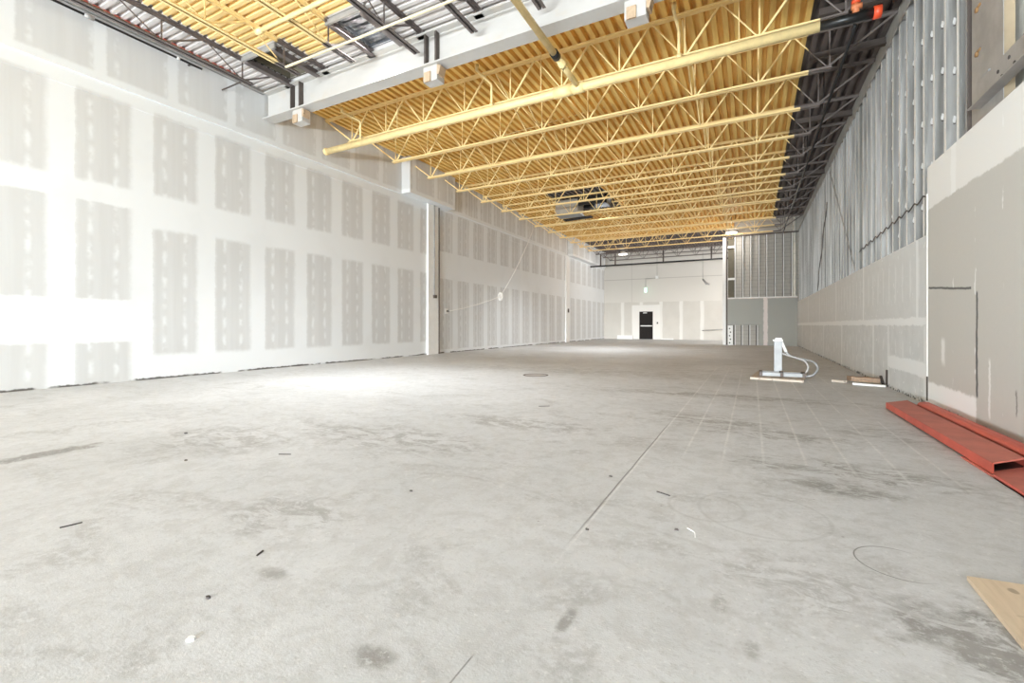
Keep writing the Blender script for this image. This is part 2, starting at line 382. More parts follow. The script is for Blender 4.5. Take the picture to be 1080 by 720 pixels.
def tag(o, label, cat, group=None, kind=None):
    o['label'] = label; o['category'] = cat
    if group: o['group'] = group
    if kind: o['kind'] = kind
    return o
def empty(name, loc, label, cat, group=None):
    o = bpy.data.objects.new(name, None); C.objects.link(o); o.location = loc; o.empty_display_size = 0.1
    return tag(o, label, cat, group)
def struct(o, label=None, cat=None):
    o['kind'] = 'structure'
    if label: tag(o, label, cat)
    return o
def inst(name, me, parent, loc=(0,0,0)):
    o = bpy.data.objects.new(name, me); C.objects.link(o); o.location = loc; o.parent = parent; return o
def copy_thing(src, loc, label, group=None):
    r = src.copy(); C.objects.link(r); r.location = loc; r['label'] = label
    if group: r['group'] = group
    for ch in list(src.children):
        c = ch.copy(); C.objects.link(c); c.parent = r
        for g in list(ch.children):
            d = g.copy(); C.objects.link(d); d.parent = c
    return r
ORD = ['zeroth','first','second','third','fourth','fifth','sixth','seventh','eighth','ninth','tenth','eleventh','twelfth','thirteenth','fourteenth','fifteenth',
       'sixteenth','seventeenth','eighteenth','nineteenth','twentieth']
TENS = ['', '', 'twenty', 'thirty', 'forty', 'fifty', 'sixty']
def ordn(k):
    if k <= 20: return ORD[k]
    if k % 10 == 0: return {30:'thirtieth',40:'fortieth',50:'fiftieth'}[k]
    return TENS[k//10] + '-' + ORD[k % 10]

# ------------------------------------------------------------------ room dimensions
XL, XR, Y0, YE = -10.85, 2.15, -14.0, 37.1
ZB = H + 5.04          # underside of the rear joists
ZT = H + 5.85          # top of the joists, underside of deck
YJ, DJ, NJ = 9.11, 1.741, 16
GY = 7.33

# floor
mb = MB(); mb.box(XL-0.3, Y0, -0.15, 2.75, YE+0.3, 0.0)
struct(mb.build('floor', M['floor']), 'pale worn concrete slab with scuffs, stains and chalk lines', 'floor')
# left wall: lower plane, slightly thicker board above the ledge
mb = MB(); mb.box(XL-0.2, Y0, 0, XL, YE, 5.68); mb.box(XL-0.2, Y0, 5.68, XL+0.05, YE, ZT+0.08)
mb.box(XL, Y0, 5.40, XL+0.012, YE, 5.68)
struct(mb.build('wall_left', M['left']), 'long white drywall on the left with taped joints and grey panels', 'wall')
# far wall around the door
DX0, DX1, DZ = -7.98, -6.92, 2.2
mb = MB(); mb.box(XL, YE, 0, DX0, YE+0.2, 7.1); mb.box(DX1, YE, 0, 2.7, YE+0.2, 7.1); mb.box(DX0, YE, DZ, DX1, YE+0.2, 7.1)
struct(mb.build('wall_far', M['end']), 'pale far wall with taped boards below and plain panels above', 'wall')
# right wall
mb = MB(); mb.box(XR, 8.2, 0, XR+0.016, 28.5, 2.345)
mb.box(XR-0.02, Y0, 0, XR+0.016, 8.2, 3.26)
struct(mb.build('wall_right', M['right']), 'right wall of grey drywall with white compound, bare studs above', 'wall')
mb = MB(); mb.box(2.40, 6.9, 0, 2.55, 28.9, ZT+0.05)
struct(mb.build('wall_right_sheathing', simple('grey_sheathing', (0.42, 0.42, 0.40), 0.8)), 'grey sheathing behind the bare studs of the right wall', 'wall')
mb = MB(); mb.box(2.36, Y0, 2.3, 2.55, 6.78, ZT+0.05)
struct(mb.build('wall_right_cream', M['cream']), 'cream wall face beside the steel column, top right', 'wall')
mb = MB(); mb.box(2.345, 6.50, 3.4, 2.40, 6.70, ZT)
mb.box(2.178, 6.20, 3.26, 2.265, 6.225, ZT)
struct(mb.build('trim_1', simple('brown_strip', (0.34, 0.27, 0.18), 0.8)), 'brown strip between steel column and cream wall', 'trim')

# ---- ribbed decks
def flutes(a0, a1, pitch, zb, h):
    pts = []; a = a0
    while a < a1:
        pts += [(a, zb), (a+pitch*0.46, zb), (a+pitch*0.54, zb+h), (a+pitch*0.92, zb+h)]
        a += pitch
    pts.append((a, zb)); return pts
mb = MB(); pr = flutes(XL-0.05, 2.66, 0.2, ZT, 0.11)
for (xa, za), (xb, zb) in zip(pr, pr[1:]):
    mb.face([(xa, GY, za), (xb, GY, zb), (xb, YE+0.05, zb), (xa, YE+0.05, za)])
struct(mb.build('ceiling', M['deckb']), 'ribbed metal roof deck painted yellow, dark along the right', 'ceiling')
OPEN = [(-9.78, -8.85, 6.15, 7.22), (-7.15, -6.35, 6.15, 7.22)]
mb = MB(); pr = flutes(Y0, GY, 0.16, ZT, 0.06)
for (ya, za), (yb, zb) in zip(pr, pr[1:]):
    xs = [XL-0.05, 2.66]
    ym = (ya+yb)/2; segs = [(XL-0.05, 2.66)]
    for (a, b, c, d) in OPEN:
        if c < ym < d: segs = [s for g in segs for s in ([(g[0], a), (b, g[1])] if g[0] < a and b < g[1] else [g])]
    for (a, b) in segs: mb.face([(a, ya, za), (b, ya, za), (b, yb, zb), (a, yb, zb)])
struct(mb.build('ceiling_front', M['deckf']), 'ribbed metal roof deck before the girder, partly painted yellow', 'ceiling')
mb = MB(); mb.box(XL-0.1, Y0, ZT+0.32, 2.7, YE+0.2, ZT+0.40)
struct(mb.build('roof_board', M['dark']), 'roof above the metal deck', 'roof')
# openings: dark recess and foil recess
def recess(a, b, c, d, mat, label, name='roof_opening'):
    r = empty(name, ((a+b)/2, (c+d)/2, ZT), label, 'roof opening')
    m = MB(); X, Y = (b-a)/2, (d-c)/2; t = 0.02; h = 0.3
    m.box(-X-t, -Y-t, 0.05, -X, Y+t, h); m.box(X, -Y-t, 0.05, X+t, Y+t, h); m.box(-X, -Y-t, 0.05, X, -Y, h); m.box(-X, Y, 0.05, X, Y+t, h)
    m.box(-X, -Y, h-0.02, X, Y, h); m.build('liner', mat, r)
    for s in (-1, 1):
        m = MB(); m.box(s*X-0.03, -Y-0.02, -0.13, s*X+0.03, Y, 0.0); m.box(s*X-0.03, -Y-0.02, -0.15, s*X+0.09, Y, -0.13)
        m.build('channel', M['sf'], r)
    m = MB(); m.box(-X-0.1, -Y-0.06, -0.10, X+0.1, -Y-0.02, 0.04); m.build('header', M['steel'], r)
    return r
recess(*OPEN[0], M['olive'], 'dark framed roof opening nearest the left wall, ahead of the girder')
r = recess(*OPEN[1], M['foil'], 'framed roof opening with crumpled silver lining, ahead of the girder')
m = MB()
for k in range(9):
    y = -0.45 + k*0.11
    m.bar((-0.36, y, 0.16+random.uniform(-.04, .04)), (0.36, y+random.uniform(-.05, .05), 0.15+random.uniform(-.05, .05)), 0.07, 0.09)
m.build('duct_lining', M['foil'], r)

# ------------------------------------------------------------------ girder
g = empty('steel_girder', (0, GY, H+5.12), 'deep grey steel girder crossing the hall under the roof', 'girder')
m = MB(); m.box(XL+0.10, -0.02, 0.02, 2.38, 0.02, 0.64); m.build('web', M['girder'], g)
m = MB(); m.box(XL+0.10, -0.16, 0.0, 2.38, 0.16, 0.03); m.build('bottom_flange', M['girder'], g)
m = MB(); m.box(XL+0.10, -0.16, 0.63, 2.38, 0.16, 0.66); m.build('top_flange', M['girder'], g)
for x in (-9.72, -9.42, -5.70, -5.44, -1.6, -1.34):
    MB().box(x-0.05, -0.13, 0.03, x-0.01, -0.02, 0.63).build('stiffener', M['dark'], g)
for x, lab in ((-9.55, 'first from the left wall'), (-5.62, 'in the middle'), (-1.62, 'farthest from the left wall')):
    h = empty('girder_hanger', (x, GY+0.02, H+5.12), 'white boxed bracket hanging under the girder, '+lab, 'bracket', 'boxed brackets under the girder')
    MB().box(-0.17, -0.12, -0.30, 0.17, 0.12, 0.0).build('box', M['girder'], h, bevel=0.01)
    MB().box(-0.13, -0.15, -0.31, 0.02, -0.121, -0.12).build('pad', M['pad'], h)
    MB().hexa([(0.171,-0.13,-0.2),(0.22,-0.13,-0.22),(0.22,0.05,-0.22),(0.171,0.05,-0.2),(0.171,-0.13,-0.02),(0.26,-0.13,-0.05),(0.26,0.05,-0.05),(0.171,0.05,-0.02)]).build('side_pad', M['pad'], h)

# ------------------------------------------------------------------ rear joists
BN = [0.12 + 1.235*k for k in range(-8, 2)]        # bottom panel points
TN = [(a+b)/2 for a, b in zip(BN, BN[1:])]
hj = ZT - ZB
def angle_pair(x0, x1, z, down):                   # chord of two angles, back to back along X
    m = MB(); t = 0.008; L = 0.055; g_ = 0.014
    for s in (-1, 1):
        ya, yb = sorted((s*g_, s*(g_+t))); yc, yd = sorted((s*g_, s*(g_+L)))
        if down: m.box(x0, ya, z, x1, yb, z+L); m.box(x0, yc, z, x1, yd, z+t)
        else: m.box(x0, ya, z-L, x1, yb, z); m.box(x0, yc, z-t, x1, yd, z)
    return m
MBOT = angle_pair(-9.88, 1.38, 0, True).mesh('bottom_chord', M['sb'])
MTOP = angle_pair(XL+0.06, 2.42, hj, False).mesh('top_chord', M['sb'])
def member(a, b, w, h=None): return MB().bar(a, b, w, h)
MDIAG = []
for i, x in enumerate(BN):
    for k, tx in enumerate(t for t in TN if abs(t-x) < 0.7):
        # separate shared mesh for every panel so the pieces sit where they stand
        if tx < x: MDIAG.append(MB().tube([(x-0.03, 0, 0.03), (tx+0.02, 0, hj-0.03)], 0.013, 6).mesh('web_diagonal', M['sb']))
        else: MDIAG.append(MB().bar((x+0.03, 0, 0.03), (tx-0.02, 0, hj-0.03), 0.034).mesh('web_diagonal', M['sb']))
MVERT = [MB().bar((x, 0, 0.03), (x, 0, hj-0.02), 0.024).mesh('web_vertical', M['sb']) for x in BN]
MEND = [MB().bar((-9.76, 0, 0.03), (XL+0.12, 0, hj-0.05), 0.036).mesh('end_diagonal', M['sb']),
        MB().bar((1.30, 0, 0.03), (2.36, 0, hj-0.05), 0.036).mesh('end_diagonal', M['sb'])]
def joist(y, label):
    r = empty('roof_joist', (0, y, ZB), label, 'roof joist', 'open web roof joists behind the girder')
    inst('top_chord', MTOP, r); inst('bottom_chord', MBOT, r)
    for me in MDIAG: inst('web_diagonal', me, r)
    for me in MVERT: inst('web_vertical', me, r)
    for me in MEND: inst('end_diagonal', me, r)
    return r
j0 = None
for k in range(NJ):
    y = YJ + DJ*k
    if k < 13: lab = f'yellow open web roof joist, {ordn(k+1)} behind the grey girder'
    else: lab = f'dark unpainted open web roof joist, {ordn(k-12)} beyond the last yellow one'
    if j0 is None: j0 = joist(y, lab)
    else: copy_thing(j0, (0, y, ZB), lab)
# crossed bridging rods between neighbouring joists
BRM = [MB().bar((0, 0.06, 0.05), (0, DJ-0.06, hj-0.06), 0.026).mesh('bridging_rod', M['sb']),
       MB().bar((0.03, 0.06, hj-0.06), (0.03, DJ-0.06, 0.05), 0.026).mesh('bridging_rod', M['sb'])]
for x, side in ((-1.20, 'right-hand'), (-5.26, 'middle'), (-7.95, 'left-hand')):
    for k in range(12):
        if k == 6 and side == 'left-hand': continue
        r = empty('bridging_brace', (x, YJ+DJ*k, ZB), f'crossed yellow bridging rods behind the {ordn(k+1)} yellow joist, {side} row', 'brace', 'crossed bridging between the joists')
        for me in BRM: inst('rod', me, r)

# ------------------------------------------------------------------ front joists (running down the hall)
ZF = H + 5.36
hf = ZT - ZF
def front_joist(x, k, yb, y_nodes):
    r = empty('roof_joist', (x, 0, ZF), f'open web roof joist ahead of the girder, {ordn(k)} from the left wall', 'roof joist', 'joists ahead of the girder')
    def ap(y0, y1, z, down):
        m = MB(); t = 0.008; L = 0.06; g_ = 0.014
        for s in (-1, 1):
            a, b = sorted((s*g_, s*(g_+t))); c, d = sorted((s*g_, s*(g_+L)))
            if down: m.box(a, y0, z, b, y1, z+L); m.box(c, y0, z, d, y1, z+t)
            else: m.box(a, y0, z-L, b, y1, z); m.box(c, y0, z-t, d, y1, z)
        return m
    ap(Y0, 7.45, hf, False).build('top_chord', M['sf'], r); ap(Y0, yb, 0, True).build('bottom_chord', M['sf'], r)
    n = [y for y in y_nodes]
    for y in n:
        MB().bar((0, y, 0.03), (0, y, hf-0.02), 0.022).build('web_vertical', M['sf'], r)
        MB().tube([(0, y-0.03, 0.03), (0, y-0.75, hf-0.03)], 0.013, 6).build('web_diagonal', M['sf'], r)
        MB().bar((0, y+0.03, 0.03), (0, min(y+0.75, 7.35), hf-0.03), 0.032).build('web_diagonal', M['sf'], r)
    MB().box(-0.09, 7.2, hf-0.1, 0.09, 7.46, hf-0.005).build('seat', M['sf'], r)
    return r
for i, (x, yb) in enumerate(((-9.9, 6.35), (-8.6, 6.55), (-7.2, 6.75), (-5.85, 7.12), (-4.5, 7.1), (-3.15, 7.1), (-1.8, 7.1))):
    front_joist(x, i+1, yb, [6.13-1.55*k for k in range(0, 3)] if i % 2 == 0 else [6.2-1.55*k for k in range(0, 3)])
# bridging angle and pipe across the front joists
m = MB(); m.bar((-8.55, 6.2, ZF-0.016), (-1.5, 6.2, ZF-0.016), 0.032)
tag(m.build('bridging_angle', M['creamp']), 'pale bridging angle under the front joists, close to the girder', 'brace')
p = empty('sprinkler_branch', (-7.9, 5.2, ZF-0.036), 'cream branch pipe crossing under the front joists, left of the long pipe', 'pipe')
MB().tube([(-0.05, 0, 0), (5.5, 0, 0)], 0.035, 10).build('pipe', M['yellow'], p, True)
MB().tube([(-0.07, 0, 0), (0.08, 0, 0)], 0.055, 10).build('elbow', M['yellow'], p, True)
# wall edge: ledger angle with red primed flute closures, black pipe
l = empty('ledger_angle', (XL+0.06, 1.6, H+5.80), 'grey ledger angle along the top of the left wall', 'ledger')
MB().box(-0.005, -5.5, -0.06, 0.02, 5.6, 0.04).build('vertical_leg', M['steel'], l)
m = MB(); m.box(0.0, -5.5, -0.06, 0.09, 5.6, -0.045); m.build('flat_leg', M['steel'], l)
m = MB()
for k in range(34): m.box(0.092, -0.5+k*0.16, -0.01, 0.175, -0.41+k*0.16, 0.046)
c_ = m.build('flute_closure', M['red'], l); c_['kind'] = 'stuff'
p = empty('black_pipe', (XL+0.16, 0, H+5.62), 'thin black pipe along the top of the left wall', 'pipe')
MB().tube([(0, 0.5, 0), (0, 5.72, 0)], 0.022, 10).build('pipe', M['black'], p, True)
MB().tube([(0, 3.72, 0), (0, 3.86, 0)], 0.042, 10).build('coupling', M['steel'], p, True)
MB().tube([(0, 5.22, 0), (0, 5.28, 0)], 0.027, 10).build('clip', M['white'], p, True)
for y in (1.5, 3.2, 5.5): MB().box(-0.11, y-0.015, -0.01, 0, y+0.015, 0.01).build('bracket', M['dark'], p)
tag(MB().bar(on_x(234, 95, XL+0.07), on_x(254, 86.5, XL+0.3), 0.025).build('wall_bracket', M['dark']), 'small dark rod bracket on upper left wall near the girder', 'bracket')

# ------------------------------------------------------------------ sprinkler main and branches
zm = H + 4.88; ym = 8.95
p = empty('sprinkler_main', (0, ym, zm), 'thick cream pipe slung under the first yellow joist, red cap at its right end', 'pipe')
MB().tube([(-10.6, 0, 0), (0.98, 0, 0)], 0.085, 20).build('pipe', M['yellow'], p, True)
m = MB(); m.tube([(0.98, 0, 0), (1.70, 0, 0)], 0.075, 16); m.build('black_end', M['black'], p, True)['label'] = 'unpainted black end of the pipe'
MB().tube([(1.68, 0, 0), (1.78, 0, 0)], 0.095, 16).build('cap', M['capred'], p, True)
MB().tube([(-10.62, 0, 0), (-10.55, 0, 0)], 0.097, 16).build('coupling', M['yellow'], p, True)
MB().tube([(-3.68, 0, 0), (-3.30, 0, 0)], 0.115, 16).build('coupling', M['yellow'], p, True)
v = MB().tube([(1.46, 0, 0.07), (1.46, 0, 0.23)], [0.05, 0.035], 12).build('valve', M['orange'], p, True); v['label'] = 'small orange valve on the black end'
MB().tube([(1.40, 0, 0.17), (1.54, 0, 0.17)], 0.045, 12).build('collar', M['orange'], v, True)
MB().tube([(1.46, 0, 0.23), (1.46, 0, 0.27)], 0.06, 12).build('handle', M['capred'], v, True)
tx = on_y(610, 82, ym)[0]
f = MB().tube([(tx, 1.0-ym, 0.02), (tx, 7.62-ym, 0.02)], 0.06, 16).build('feed_pipe', M['yellow'], p, True)
MB().tube([(tx, 7.62-ym, 0.02), (tx, 7.78-ym, 0.02)], 0.078, 16).build('coupling', M['black'], f, True)
MB().tube([(tx, 7.78-ym, 0.02), (tx, -0.03, 0.02)], 0.058, 16).build('spool', M['yellow'], f, True)
MB().tube([(tx, 8.0-ym, 0.02), (tx, 8.1-ym, 0.02)], 0.072, 16).build('collar', M['yellow'], f, True)
MB().tube([(tx-0.12, 0, 0), (tx+0.12, 0, 0)], 0.11, 16).build('tee', M['yellow'], f, True)
for x in (-9.28, -5.22, -1.2):
    q = MB().tube([(x, 0, 0.06), (x, 0, 0.55), (x, -0.03, 0.58), (x, -0.65, 0.58)], 0.028, 10).build('riser', M['yellow'], p, True)
    MB().tube([(x, 0, 0.07), (x, 0, 0.14)], 0.05, 12).build('outlet', M['yellow'], q, True)
    MB().tube([(x, -0.63, 0.58), (x, -0.63, 0.70)], [0.03, 0.05], 10).build('sprinkler_head', M['yellow'], q, True)
for x in (-8.0, -4.0, -0.2):
    MB().tube([(x, 0, 0.08), (x, 0, ZT-zm)], 0.009, 6).build('hanger_rod', M['yellow'], p)
p = empty('black_branch_pipe', (1.46, 9.0, H+4.78), 'long thin black pipe running down the hall below the dark deck', 'pipe')
MB().tube([(0, 0, 0), (0, 19.3, 0.12)], 0.026, 8).build('pipe', M['black'], p, True)
for k in range(6): MB().tube([(0, 0.11+DJ*2*k, 0.0), (0, 0.11+DJ*2*k, 1.07)], 0.012, 6).build('sprinkler_drop', M['black'], p, True)
# thin conduit under the rear deck
tag(MB().tube([on_y(520, 146, 12.2), on_y(650, 109, 12.2), on_y(649, 112, 12.3)], 0.016, 8).build('ceiling_conduit', M['yellow'], None, True),
    'thin yellow conduit with hooked end behind the thick pipe', 'conduit')
# ledger beam carrying the joists on the right
r = empty('edge_beam', (2.48, 18, H+5.50), 'dark steel edge beam above the bare studs of the right wall', 'beam')
MB().box(-0.08, -22, 0, 0.10, 11, 0.02).build('flange', M['dark'], r)
MB().box(-0.02, -22, 0.02, 0.02, 11, 0.36).build('web', M['dark'], r)
# dark cross members between joists near right (unpainted frames)
for k, y in enumerate((10.1, 11.7, 15.2, 20.5)):
    b = empty('cross_beam', (0, y, ZT-0.17), f'short dark cross beam under the dark deck strip, {ordn(k+1)} from the front', 'beam', 'short dark beams on the right')
    MB().box(1.1, -0.015, 0.01, 2.42, 0.015, 0.15).build('web', M['dark'], b)
    MB().box(1.1, -0.06, 0, 2.42, 0.06, 0.012).build('flange', M['dark'], b)

# ------------------------------------------------------------------ duct unit
d = empty('duct_unit', (-7.65, 20.42, ZT), 'grey duct box hanging between yellow joists beside a dark roof patch', 'duct')
MB().box(-0.55, -0.42, -0.62, 0.55, 0.42, -0.002).build('housing', M['ducto'], d, bevel=0.01)
MB().box(-0.60, -0.46, -0.66, 0.60, 0.46, -0.62).build('flange', M['zinc'], d)
m = MB()
for k in range(5): m.bar((-0.5, 0.5+0.08*k, -0.7), (0.9, 0.5+0.08*k, -0.66), 0.02, 0.05)
m.build('grille', M['black'], d)
m = MB(); m.box(0.58, -0.42, -0.35, 1.9, -0.38, 0); m.box(0.58, 0.38, -0.35, 1.9, 0.42, 0); m.box(1.86, -0.42, -0.35, 1.9, 0.42, 0)
m.build('curb', M['black'], d)

# ------------------------------------------------------------------ columns and soffits on the left wall
def col(y, label, cond=False):
    r = empty('boxed_column', (XL, y, 0), label, 'column', 'boxed columns on the left wall')
    MB().box(-0.02, 0, 0, 0.085, 0.62, 5.68).build('casing', M['white'], r)
    MB().box(0.07, -0.004, 0, 0.09, 0.03, 5.68).build('corner_bead', M['white'], r)
    return r
col(13.75, 'white boxed column on the left wall, the nearer one')
col(28.15, 'white boxed column on the left wall, the farther one')
def soffit(y0, y1, label):
    m = MB(); m.box(XL+0.055, y0, 5.69, -10.42, y1, ZT-0.01)
    return tag(m.build('soffit', M['left']), label, 'soffit', 'soffit boxes on the left wall')
soffit(12.3, 15.0, 'drywall soffit box above the nearer column of the left wall')
soffit(28.5, 36.0, 'long drywall soffit box above the farther column of the left wall')
p = empty('conduit', (XL+0.115, 14.08, 0), 'dark conduit down the nearer column ending in a small box', 'conduit')
a = on_x(458.5, 218, XL+0.115); b = on_x(458.5, 311, XL+0.115)
MB().tube([(0, 0, b[2]), (0, 0, 5.2), (0, 0, 5.68)], 0.025, 8).build('pipe', M['steel'], p, True)
MB().box(-0.02, -0.06, b[2]-0.12, 0.05, 0.10, b[2]).build('junction_box', M['dark'], p)
tag(MB().box(XL, 14.37, 0, XL+0.10, 14.43, 5.66).build('wall_channel', M['dark']), 'dark upright channel behind the nearer boxed column', 'channel')
tag(MB().box(XL+0.085, 28.4, 1.95, XL+0.125, 28.6, 2.2).build('outlet_box', M['dark']), 'small dark box on the farther boxed column', 'box')
# swagged cord
w = empty('wall_hook', (XL, 15.0, 0), 'small hook plate on left wall holding the white cord', 'hook')
a = on_x(471, 328, XL+0.03)
w.location = (XL, a[1], a[2])
MB().box(0, -0.09, -0.10, 0.03, 0.09, 0.10).build('plate', M['white'], w); MB().tube([(0.03, 0.02, 0), (0.12, 0.04, 0)], 0.035, 8).build('hook', M['black'], w, True)
q = on_y(528, 312, 18.0); e = (-9.86, 21.26, ZB+0.03)
pts = []
for i in range(9):
    s = i/8; pts.append((a[0]+0.08+(q[0]-a[0]-0.08)*s, a[1]+(q[1]-a[1])*s, a[2]+(q[2]-a[2])*s - 0.35*s*(1-s)))
for i in range(1, 13):
    s = i/12; pts.append((q[0]+(e[0]-q[0])*s, q[1]+(e[1]-q[1])*s, q[2]+(e[2]-q[2])*s - 0.9*s*(1-s)))
r = empty('swagged_cable', q, 'white cord swagged from wall hook up to a yellow joist, knotted midway', 'cord')
MB().tube([tuple(Vector(v)-Vector(q)) for v in pts], 0.011, 6).build('cord', M['wire'], r, True)
m = MB()
for k in range(7):
    ang = k*0.9; R_ = 0.11
    m.tube([(R_*math.cos(t)*math.cos(ang), R_*math.cos(t)*math.sin(ang), -0.03+1.7*R_*math.sin(t)) for t in [i*math.pi/6 for i in range(13)]], 0.014, 5)
m.build('coil', M['wire'], r, True)

# ------------------------------------------------------------------ right wall studs
ZS0, ZS1 = 2.30, H+5.03
def stud_mesh(w=0.155, off=0.0):
    m = MB(); t = 0.006; L = ZS1-ZS0
    m.box(0, 0, 0, w, t, L)                       # web faces down the hall
    m.box(0, 0.001, 0, t, 0.075, L, 3); m.box(w-t, 0, 0, w, 0.05, L)  # room-side flange takes the lightened steel as its painted lit edge
    m.box(0, 0.044, 0, 0.016, 0.05, L); m.box(w-0.016, 0.044, 0, w, 0.05, L)
    z = 0.35 + off
    while z < L-0.2:                              # oval knockouts with pale grommets
        cx = w/2; pts = [(cx+0.015*math.cos(a)+0.004*math.sin(3*a), z+0.046*math.sin(a)) for a in [i*math.pi/5 for i in range(10)]]
        m.face([(x, -0.004, zz) for x, zz in pts], 1)
        for i in range(10):
            p, q_ = pts[i], pts[(i+1) % 10]; m.face([(p[0], -0.004, p[1]), (q_[0], -0.004, q_[1]), (q_[0], 0, q_[1]), (p[0], 0, p[1])], 1)
        m.box(cx-0.012, -0.006, z-0.062, cx+0.010, -0.001, z-0.052, 2)
        z += 0.615
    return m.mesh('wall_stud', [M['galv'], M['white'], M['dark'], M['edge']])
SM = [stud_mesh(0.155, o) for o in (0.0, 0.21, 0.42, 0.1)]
y = 7.25; k = 0
while y < 28.3:
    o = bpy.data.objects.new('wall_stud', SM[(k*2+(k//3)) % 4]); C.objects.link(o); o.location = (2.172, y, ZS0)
    tag(o, f'galvanized wall stud on the right wall, {ordn(k+1)} past the bolted steel column', 'stud', 'bare studs of the right wall')
    y += 0.405; k += 1
m = MB(); m.box(2.167, 7.0, ZS1, 2.335, 28.4, ZS1+0.006); m.box(2.165, 7.0, ZS1-0.05, 2.169, 28.4, ZS1)
tag(m.build('top_track', M['galv']), 'galvanized track capping the studs of the right wall', 'track')
m = MB(); m.box(2.148, 8.2, 2.345, 2.20, 28.45, 2.352)
struct(m.build('trim_2', M['white']), 'white top edge of the lower right drywall', 'trim')
m = MB(); m.box(XR-0.028, 8.18, 0, XR-0.012, 8.215, 2.9)
struct(m.build('trim_3', M['white']), 'white corner bead between the near and far boards of the right wall', 'trim')
tag(MB().box(XR-0.031, 8.17, 0.07, XR-0.02, 8.20, 0.40).build('corner_gap', M['litter']), 'dark slot at the foot of the white corner bead', 'gap')
tag(MB().box(XR-0.012, 10.34, 0.03, XR, 10.44, 0.30).build('corner_gap', M['litter']), 'dark slot at foot of the right wall behind the lumber', 'gap')
# cable through the studs
pts = []
for i in range(34):
    y = 8.3 + i*0.135
    pts.append((2.150, y, 2.905 - 0.004*i + 0.03*math.cos(2*math.pi*(y-7.25)/0.405)))
tag(MB().tube(pts, 0.010, 6).build('stud_cable', M['dark'], None, True), 'dark cable threaded across the bare studs of the right wall', 'cable')
tag(MB().bar((2.1685, 17.3, 5.89), (2.1685, 13.4, 2.41), 0.005, 0.05).build('strap_brace', M['steel']), 'long diagonal strap brace across the right wall studs', 'brace')
pts = [(2.158, 17.9-0.15*math.sin(i*1.1)+2.5*(i/14), 5.1-(i/14)*2.7) for i in range(15)]
tag(MB().tube(pts, 0.012, 6).build('stud_conduit', M['dark'], None, True), 'wavy dark conduit across the studs, farther along the right wall', 'conduit')

# steel column and header channel, top right
c = empty('steel_column', (2.17, 6.17, 3.0), 'grey bolted steel column at the near end of the studs', 'column')
MB().box(0, 0, 0, 0.006, 0.72, 3.94).build('face_plate', M['steel'], c)
MB().box(0.006, 0.34, 0, 0.18, 0.37, 3.94).build('web', M['steel'], c)
for z in (1.04, 1.52, 2.1, 2.7):
    m = MB(); m.tube([(-0.02, 0.57, z), (0.0, 0.57, z)], 0.028, 8); m.box(-0.010, 0.49, z+0.01, 0, 0.60, z+0.035)
    m.build('bolt', M['rust'], c, True)
MB().box(-0.012, 0.28, 0.42, 0.0, 0.46, 0.74).build('cleat', M['zinc'], c)
for nm, y_, mt in (('bright', 7.19, 'zinc'), ('dark', 7.21, 'dark')):
    pass
c = empty('jamb_stud', (2.165, 6.99, 2.9), 'doubled galvanized jamb stud against the steel column', 'stud')
MB().box(0, 0, 0, 0.17, 0.01, 4.0).build('web', M['dark'], c); MB().box(0, 0.01, 0, 0.01, 0.055, 4.0).build('flange', M['zinc'], c)
c = empty('header_channel', (2.153, 3.0, H+2.33), 'grey steel header channel running forward from the steel column', 'channel')
MB().box(0, -4.5, 0.0, 0.015, 3.66, 0.28).build('web', M['steel'], c)
MB().box(-0.09, -4.5, -0.012, 0.015, 3.66, 0.0).build('flange', M['steel'], c)
for yy_, zz_ in ((3.22, 0.17), (3.14, 0.09), (3.0, 0.2), (2.9, 0.1)): MB().tube([(-0.008, yy_, zz_), (0, yy_, zz_)], 0.018, 6).build('bolt_hole', M['litter'], c)

# ------------------------------------------------------------------ far right partition
PY = 28.5
m = MB(); t = 0.016
m.box(-1.30, PY, 1.12, 2.15, PY+t, 2.64); m.box(0.34, PY, 0, 2.15, PY+t, 1.12)
struct(m.build('wall_partition', M['part']), 'olive grey board on the partition at the right rear', 'wall')
m = MB(); m.box(-0.88, PY+0.2, 0, 2.5, PY+0.4, ZT)
struct(m.build('wall_block', M['block']), 'masonry wall behind the partition studs at the right rear', 'wall')
pc = empty('corner_post', (-1.46, PY, 0), 'white edged corner post where the rear partition ends', 'post')
MB().box(0, -0.02, 0, 0.16, 0.0, H+4.95).build('bead', M['white'], pc)
MB().box(0.16, -0.01, 0, 0.24, 0.18, H+4.95).build('core', M['dark'], pc)
MB().box(0, 0.0, 0, 0.02, 0.40, H+4.95).build('side', M['white'], pc)
ps = MB(); ps.box(0, 0, 0, 0.045, 0.006, H+4.95-2.6); ps.box(0, 0, 0, 0.006, 0.15, H+4.95-2.6); ps.box(0, 0.144, 0, 0.045, 0.15, H+4.95-2.6)
ps.box(-0.03, 0.02, 0, -0.001, 0.15, H+4.95-2.6, 1)
psm = ps.mesh('wall_stud', [M['white'], M['litter']])
for i in range(8):
    o = bpy.data.objects.new('wall_stud', psm); C.objects.link(o); o.location = (-0.86+0.39*i, PY+0.01, 2.6)
    tag(o, f'bare stud above the rear partition board, {ordn(i+1)} from its corner post', 'stud', 'upper studs of the rear partition')
pl = MB(); pl.box(0, 0, 0, 0.045, 0.006, 1.12); pl.box(0, 0, 0, 0.006, 0.15, 1.12); pl.box(-0.05, 0.02, 0, -0.001, 0.15, 1.12, 1)
plm = pl.mesh('wall_stud', [M['white'], M['litter']])
for i in range(4):
    o = bpy.data.objects.new('wall_stud', plm); C.objects.link(o); o.location = (-0.86+0.37*i, PY+0.01, 0)
    tag(o, f'short stud in the low opening of the rear partition, {ordn(i+1)} from its corner post', 'stud', 'short studs in the low opening')
